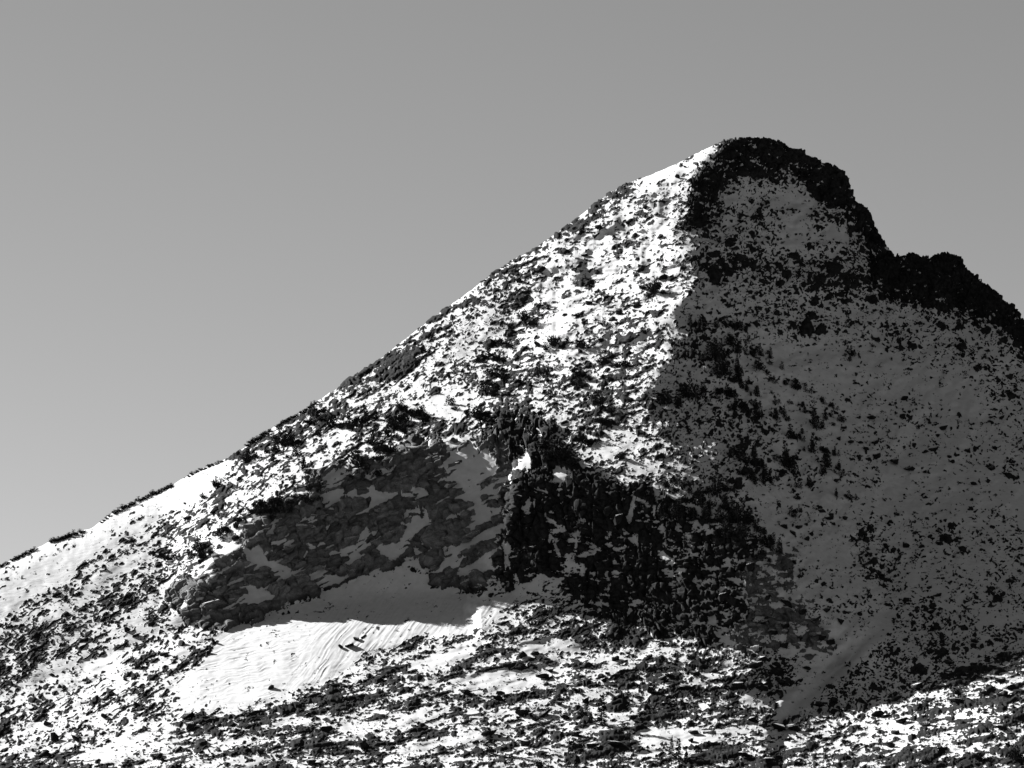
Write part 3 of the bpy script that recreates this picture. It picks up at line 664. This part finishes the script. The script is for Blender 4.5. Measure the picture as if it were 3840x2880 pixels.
# jointed blocks standing proud of the cliff faces
cr = random.Random(9)
def blocks_in(poly, count, meshes, tilt, wlo, whi):
    m_ = region(poly, 4); k = 0
    xs = [p_[0] for p_ in poly]; ys = [p_[1] for p_ in poly]
    while k < count:
        x, y = cr.uniform(min(xs), max(xs)) * K, cr.uniform(min(ys), max(ys)) * K
        if float(samp(m_, np.array([x]), np.array([y]))[0]) < 0.9: continue
        c_ = int(np.clip(np.searchsorted(cols, x), 1, len(cols) - 2)); r_ = int(np.clip((y - PYB) / (S0[c_] - PYB) * (NR - 1), 0, NR - 1))
        if rockm[c_, r_] < 0.1: continue
        put('cliff_block', cr.choice(meshes), x, y, cr.uniform(wlo, whi), parent=mo, tilt=tilt + cr.uniform(-8, 8), sink=0.35, rnd=cr); k += 1
blocks_in(LCLIFF, 60, SLABS, 18, 8, 17)
blocks_in(BUTTR, 60, DSLABS, 6, 7, 15)
blocks_in(CREST, 14, DSLABS, 10, 4, 8)
blocks_in(RLOW, 24, SLABS, -8, 6, 12)

# loose stones too many to count: one mesh
def loose_rocks(count):
    r = np.random.RandomState(21)
    protos = []
    for k in range(8):
        m_ = hull_mesh('stone', 300 + k, 8, 1, 0.9, 0.75, M_ROCK, 0.2)
        vv = np.array([v_.co[:] for v_ in m_.vertices]); ff = np.array([[*p_.vertices] for p_ in m_.polygons if len(p_.vertices) == 3])
        protos.append((vv, ff)); bpy.data.meshes.remove(m_)
    px = r.uniform(-10, 1034, count * 6); u_ = r.rand(count * 6)
    S_ = skyline(px); py = S_ + 0.6 + (772 - S_) * u_
    d_ = samp(DENS, px, py) * (1 + 0.9 * fbm(px / 25, py / 18, 950, 2))
    ok = (r.rand(len(px)) < np.clip(d_, 0.0, 1) ** 1.2) & (r.rand(len(px)) < (772 - S_) / 640.0)
    px, py = px[ok][:count], py[ok][:count]
    ci = np.clip(np.searchsorted(cols, px), 1, len(cols) - 2)
    ri = np.clip(((py - PYB) / (S0[ci] - PYB) * (NR - 1)).astype(int), 0, NR - 1)
    pos = P[ci, ri]
    V, F, off = [], [], 0
    for i in range(len(px)):
        vv, ff = protos[i % 8]
        s_ = M * 0.5 * (0.9 + 1.5 * r.rand() ** 3 + 1.1 * (r.rand() < 0.06))
        a = r.uniform(0, 6.28); c, sn = math.cos(a), math.sin(a)
        w_ = vv * s_ * np.array([1.3, 1.0, 0.85 + 0.4 * r.rand()])
        w_ = np.stack([w_[:, 0] * c - w_[:, 1] * sn, w_[:, 0] * sn + w_[:, 1] * c, w_[:, 2]], -1)
        V.append(w_ + pos[i] + np.array([0, 0, s_ * 0.25])); F.append(ff + off); off += len(vv)
    V = np.concatenate(V); F = np.concatenate(F).astype(np.int32)
    me = bpy.data.meshes.new('loose_rocks')
    me.vertices.add(len(V)); me.vertices.foreach_set('co', V.reshape(-1).astype(np.float32))
    me.loops.add(F.size); me.loops.foreach_set('vertex_index', F.reshape(-1))
    me.polygons.add(len(F)); me.polygons.foreach_set('loop_start', np.arange(0, F.size, 3, dtype=np.int32))
    me.update(calc_edges=True); me.materials.append(M_ROCK)
    o = bpy.data.objects.new('loose_rocks', me); COL.objects.link(o); o['kind'] = 'stuff'
    o['label'] = 'small dark loose stones strewn over the snowy slopes'; o['category'] = 'stones'
loose_rocks(14000)

# ------------------------------------------------------------------ dwarf pines and conifers
def leaf_material():
    mat = bpy.data.materials.new('needles'); n, p = nodes_of(mat)
    geo = n.nodes.new('ShaderNodeNewGeometry'); f2 = noise_node(n, 1.5, 2, geo.outputs['Position'])
    n.links.new(ramp(n, f2.outputs['Fac'], 0.3, 0.7, 0.012, 0.035), p.inputs['Base Color'])
    return mat
M_LEAF = leaf_material()
bark = bpy.data.materials.new('bark'); n, p = nodes_of(bark)
geo = n.nodes.new('ShaderNodeNewGeometry'); f2 = noise_node(n, 4.0, 2, geo.outputs['Position'])
n.links.new(ramp(n, f2.outputs['Fac'], 0.3, 0.7, 0.02, 0.06), p.inputs['Base Color'])
M_BARK = bark
def tube(V, F, a, b, ra, rb, k=5):
    a = np.array(a, float); b = np.array(b, float); d = b - a; d /= np.linalg.norm(d)
    x = np.cross(d, [0.3, 0.9, 0.1]); x /= np.linalg.norm(x); y = np.cross(d, x); o = len(V)
    for c, r in ((a, ra), (b, rb)):
        for i in range(k):
            t = 6.283 * i / k; V.append(c + r * (math.cos(t) * x + math.sin(t) * y))
    for i in range(k):
        j = (i + 1) % k; F.append((o + i, o + j, o + k + j, o + k + i))
def mesh_of(name, V, F, mat):
    me = bpy.data.meshes.new(name); me.from_pydata([tuple(v_) for v_ in V], [], F); me.materials.append(mat); me.update(); return me
def tuft(V, F, c, d, L, w, r):
    """a spray of needles: a few slim blades fanned about a direction"""
    for _ in range(3):
        e = np.array(d) + np.array([r.gauss(0, .35), r.gauss(0, .35), r.gauss(0, .25)]); e /= np.linalg.norm(e)
        s_ = np.cross(e, [r.gauss(0, 1), r.gauss(0, 1), r.gauss(0, 1)]); s_ /= np.linalg.norm(s_) + 1e-6
        o = len(V); V += [np.array(c) - s_ * w, np.array(c) + s_ * w, np.array(c) + e * L]; F.append((o, o + 1, o + 2))
def bush(seed, tall):
    """wind-pruned dwarf pine, about 1 wide"""
    r = random.Random(seed); TV, TF, V, F = [], [], [], []
    n_st = r.choice((4, 5, 7))
    for k in range(n_st):
        a = 6.283 * k / n_st + r.uniform(-.4, .4); R = r.uniform(.08, .46)
        tip = np.array([R * math.cos(a), R * math.sin(a), tall * r.uniform(.55, 1.0) * (1.15 - R)])
        mid = tip * np.array([.55, .55, .5])
        tube(TV, TF, (0.03 * math.cos(a), 0.03 * math.sin(a), -0.15), mid, .03, .02); tube(TV, TF, mid, tip, .02, .008)
        for q_ in range(64):
            t = r.uniform(.15, 1.0) ** .7
            c = tip * t + np.array([r.gauss(0, .10), r.gauss(0, .10), r.gauss(0, .05)])
            c[2] = max(c[2], .0)
            d = np.array([c[0] * 1.2, c[1] * 1.2, .5 + r.random()]); d /= np.linalg.norm(d)
            tuft(V, F, c, d, r.uniform(.05, .12), r.uniform(.02, .04), r)
    return mesh_of('trunk', TV, TF, M_BARK), mesh_of('crown', V, F, M_LEAF)
def conifer(seed, slim, thin):
    r = random.Random(seed); TV, TF, V, F = [], [], [], []
    tube(TV, TF, (0, 0, -.1), (r.gauss(0, .01), r.gauss(0, .01), .5), .022, .014); tube(TV, TF, (0, 0, .5), (r.gauss(0, .02), 0, 1.0), .014, .003)
    z = .06
    while z < .97:
        R = slim * (1 - z) ** .8 * r.uniform(.65, 1.15) + .02
        for k in range(thin):
            a = r.uniform(0, 6.283)
            Rk = R * r.uniform(.5, 1.1)
            end = np.array([Rk * math.cos(a), Rk * math.sin(a), z - .12 * Rk + r.uniform(-.02, .02)])
            for q_ in range(4):
                t = (q_ + .7) / 4; c = np.array([0, 0, z]) * (1 - t) + end * t
                d = np.array([math.cos(a), math.sin(a), .15]); tuft(V, F, c, d, .035 + .05 * slim / .22 * (1 - z * .5), .012, r)
        z += .045
    return mesh_of('trunk', TV, TF, M_BARK), mesh_of('crown', V, F, M_LEAF)
def clump(seed):
    """a few stunted upright pines grown together, about 1 wide"""
    r = random.Random(seed); TV, TF, V, F = [], [], [], []
    for k in range(r.choice((3, 4, 5))):
        a = r.uniform(0, 6.28); R = r.uniform(.05, .42) if k else 0; hgt = r.uniform(.4, .8) * (1.1 - R); cx, cy = R * math.cos(a), R * math.sin(a)
        lean = r.uniform(-.12, .2)
        tube(TV, TF, (cx, cy, -.1), (cx + lean * hgt, cy, hgt), .03, .006)
        z = .02
        while z < .96:
            for _ in range(6):
                b_ = r.uniform(0, 6.28); rr = r.uniform(.3, 1) * (.20 * (1 - z) ** .8 + .03)
                c = (cx + lean * hgt * z + rr * math.cos(b_), cy + rr * math.sin(b_), hgt * z + r.uniform(-.02, .03))
                tuft(V, F, c, (math.cos(b_) * .7, math.sin(b_) * .7, .6), r.uniform(.05, .10), .028, r)
            z += .075
    return mesh_of('trunk', TV, TF, M_BARK), mesh_of('crown', V, F, M_LEAF)
CLUMP = [clump(160 + i) for i in range(6)]
BUSH = [bush(60 + i, .55 + .12 * (i % 4)) for i in range(6)]
CONE = [conifer(70 + i, .20 + .03 * i, 7) for i in range(4)]
SNAG = [conifer(78 + i, .07, 3) for i in range(2)]
def plant(name, protos, i, px, py, s_, label, cat, group, rnd, sy=1.0, lean=0.0):
    e = bpy.data.objects.new(name, None); COL.objects.link(e)
    c, nn = surf(px, py)
    e.location = c - Vector((0, 0, 0.05 * s_)); e.scale = (s_ * rnd.uniform(.9, 1.15), s_ * rnd.uniform(.8, 1.1), s_ * sy * rnd.uniform(.92, 1.08))
    e.rotation_euler = (0, lean, rnd.uniform(0, 6.28)); e.empty_display_size = 0.3
    e['label'] = label; e['category'] = cat; e['group'] = group
    for nm, me in zip(('trunk', 'crown'), protos[i % len(protos)]):
        o = bpy.data.objects.new(nm, me); COL.objects.link(o); o.parent = e
tr = random.Random(31)
for table_, lab, grp, sy in ((LIT, 'dark wind-pruned dwarf pine in the sunlit snow above the cliff band', 'dwarf pines on the sunlit slope', .95),
                             (EDGE, 'dark dense dwarf pine clinging to the upper rim of the cliff', 'dwarf pines along the cliff rim', .9),
                             (SHADE, 'black dwarf pine clump standing in the shaded snow right of the ridge', 'dwarf pines on the shaded face', 1.0)):
    for zf, k_, lst in table_:
        for x, y, w in lst:
            px, py = zf(x, y)
            lm = landmark(px, py); tall = tr.choice((.72, 1.0, 1.35))
            lab = ('broad ' if w * k_ > 15 else 'bushy ' if w * k_ > 10.5 else 'small ') + {.72: 'low ', 1.0: 'round ', 1.35: 'upright '}[tall] + 'dwarf pine ' + near_text(px, py, w * k_, 'pine') + lm
            plant('dwarf_pine', CLUMP if table_ is SHADE or tr.random() < .4 else BUSH, tr.randrange(6), px, py + w * k_ * .28, w * k_ * M * 1.35, lab, 'shrub', 'dwarf pines ' + lm, tr, sy * tall)
# low pine mats on the skyline: each unbroken strip is one thing
ORD = ['lowest', 'second', 'third', 'fourth', 'fifth', 'sixth', 'seventh', 'eighth', 'highest']
for k, (x0, x1, hgt) in enumerate(((0, 10, .8), (12, 36, 1.0), (51, 84, 1.1), (101, 112, .8), (114, 135, 1.1), (138, 172, 1.0), (189, 222, .8), (248, 270, 1.1), (277, 320, .8))):
    e = bpy.data.objects.new('pine_mat', None); COL.objects.link(e); e.empty_display_size = 0.3
    xm = (x0 + x1) / 2; e.location = surf(xm, float(skyline(xm)) + 1.6)[0]
    e['label'] = ('low dark pine mat on the left skyline, the ' + ORD[k] + (' one up the slope' if 0 < k < 8 else ' of them')); e['category'] = 'shrub'; e['group'] = 'pine mats along the left skyline'
    x = x0
    while x <= x1:
        c = surf(x, float(skyline(x)) + 1.6)[0]; s_ = 8.5 * M * hgt; i_ = tr.randrange(6); sc3 = (s_ * tr.uniform(.9, 1.2), s_, s_ * .75 * tr.uniform(.75, 1.3)); rz = tr.uniform(0, 6.28)
        for nm, me in zip(('trunk', 'crown'), BUSH[i_]):
            o = bpy.data.objects.new(nm, me); COL.objects.link(o); o.parent = e
            o.location = c - e.location - Vector((0, 0, .1)); o.scale = sc3; o.rotation_euler = (0, 0, rz)
        x += tr.uniform(2.4, 3.6)
# conifers at the foot
for x, y, hh, kind, lab in ((1280, 1290, 215, 0, 'tallest full dark conifer rising from the ledges below the buttress'), (310, 1545, 200, 0, 'lone full dark conifer on the bright snowy ledges'),
        (1885, 1570, 150, 0, 'middle-sized conifer of the dark trio near the bottom'), (1945, 1600, 170, 0, 'tallest conifer of the dark trio near the bottom'), (2010, 1620, 90, 0, 'smallest bushy conifer of the dark trio near the bottom'),
        (1190, 1275, 80, 0, 'small conifer at the foot of the tallest full conifer'), (740, 1660, 120, 2, 'round bushy pine among the slim trees at the foot'), (1005, 1660, 130, 1, 'tallest slim sparse conifer at the bottom of the snowy slope'),
        (1145, 1670, 80, 1, None), (1245, 1670, 100, 1, None), (1310, 1650, 110, 1, None), (1335, 1650, 80, 1, None), (1365, 1650, 80, 1, None), (1065, 1670, 50, 1, None), (820, 1670, 70, 1, None), (345, 1670, 50, 1, None), (375, 1672, 50, 1, None)):
    px, py = zB(x, y)
    lab = lab or ('short slim sparse conifer at the bottom of the snowy slope' if hh < 75 else 'slim sparse young conifer of the row at the bottom slope')
    if kind == 2: plant('dwarf_pine', BUSH, 1, px, min(py, 770), 14 * M, lab, 'shrub', 'bushes at the foot', tr, 1.0)
    elif kind == 1: plant('conifer_tree', SNAG, tr.randrange(2), px, min(py, 772), hh * .1157 * M * 1.35, lab, 'tree', 'slim conifers at the foot', tr)
    else: plant('conifer_tree', CONE, tr.randrange(4), px, py, hh * .1157 * M * 1.3, lab, 'tree', 'full conifers at the foot', tr)
for zf, x, y, w in ((zB, 1110, 1180, 110), (zB, 2080, 1020, 70), (zB, 2040, 690, 90), (zB, 2075, 720, 60), (zR, 1845, 1160, 50), (zR, 1830, 1215, 80), (zR, 2160, 1590, 110), (zR, 2190, 1610, 80), (zR, 1030, 1470, 60), (zR, 1640, 1620, 60),
                    (zB, 1480, 1070, 90), (zB, 1860, 850, 100), (zR, 1180, 1510, 70), (zR, 1950, 1590, 90), (zB, 1000, 1440, 80), (zB, 700, 1230, 70)):
    px, py = zf(x, y); k_ = .1157 if zf is zB else .1736
    plant('dwarf_pine', BUSH, tr.randrange(6), px, min(py + w * k_ * .28, 770), w * k_ * M, ('dark pine bush ' if w * k_ > 9 else 'small dark pine bush ') + landmark(px, min(py, 764)), 'shrub', 'bushes ' + landmark(px, min(py, 764)), tr, .9)
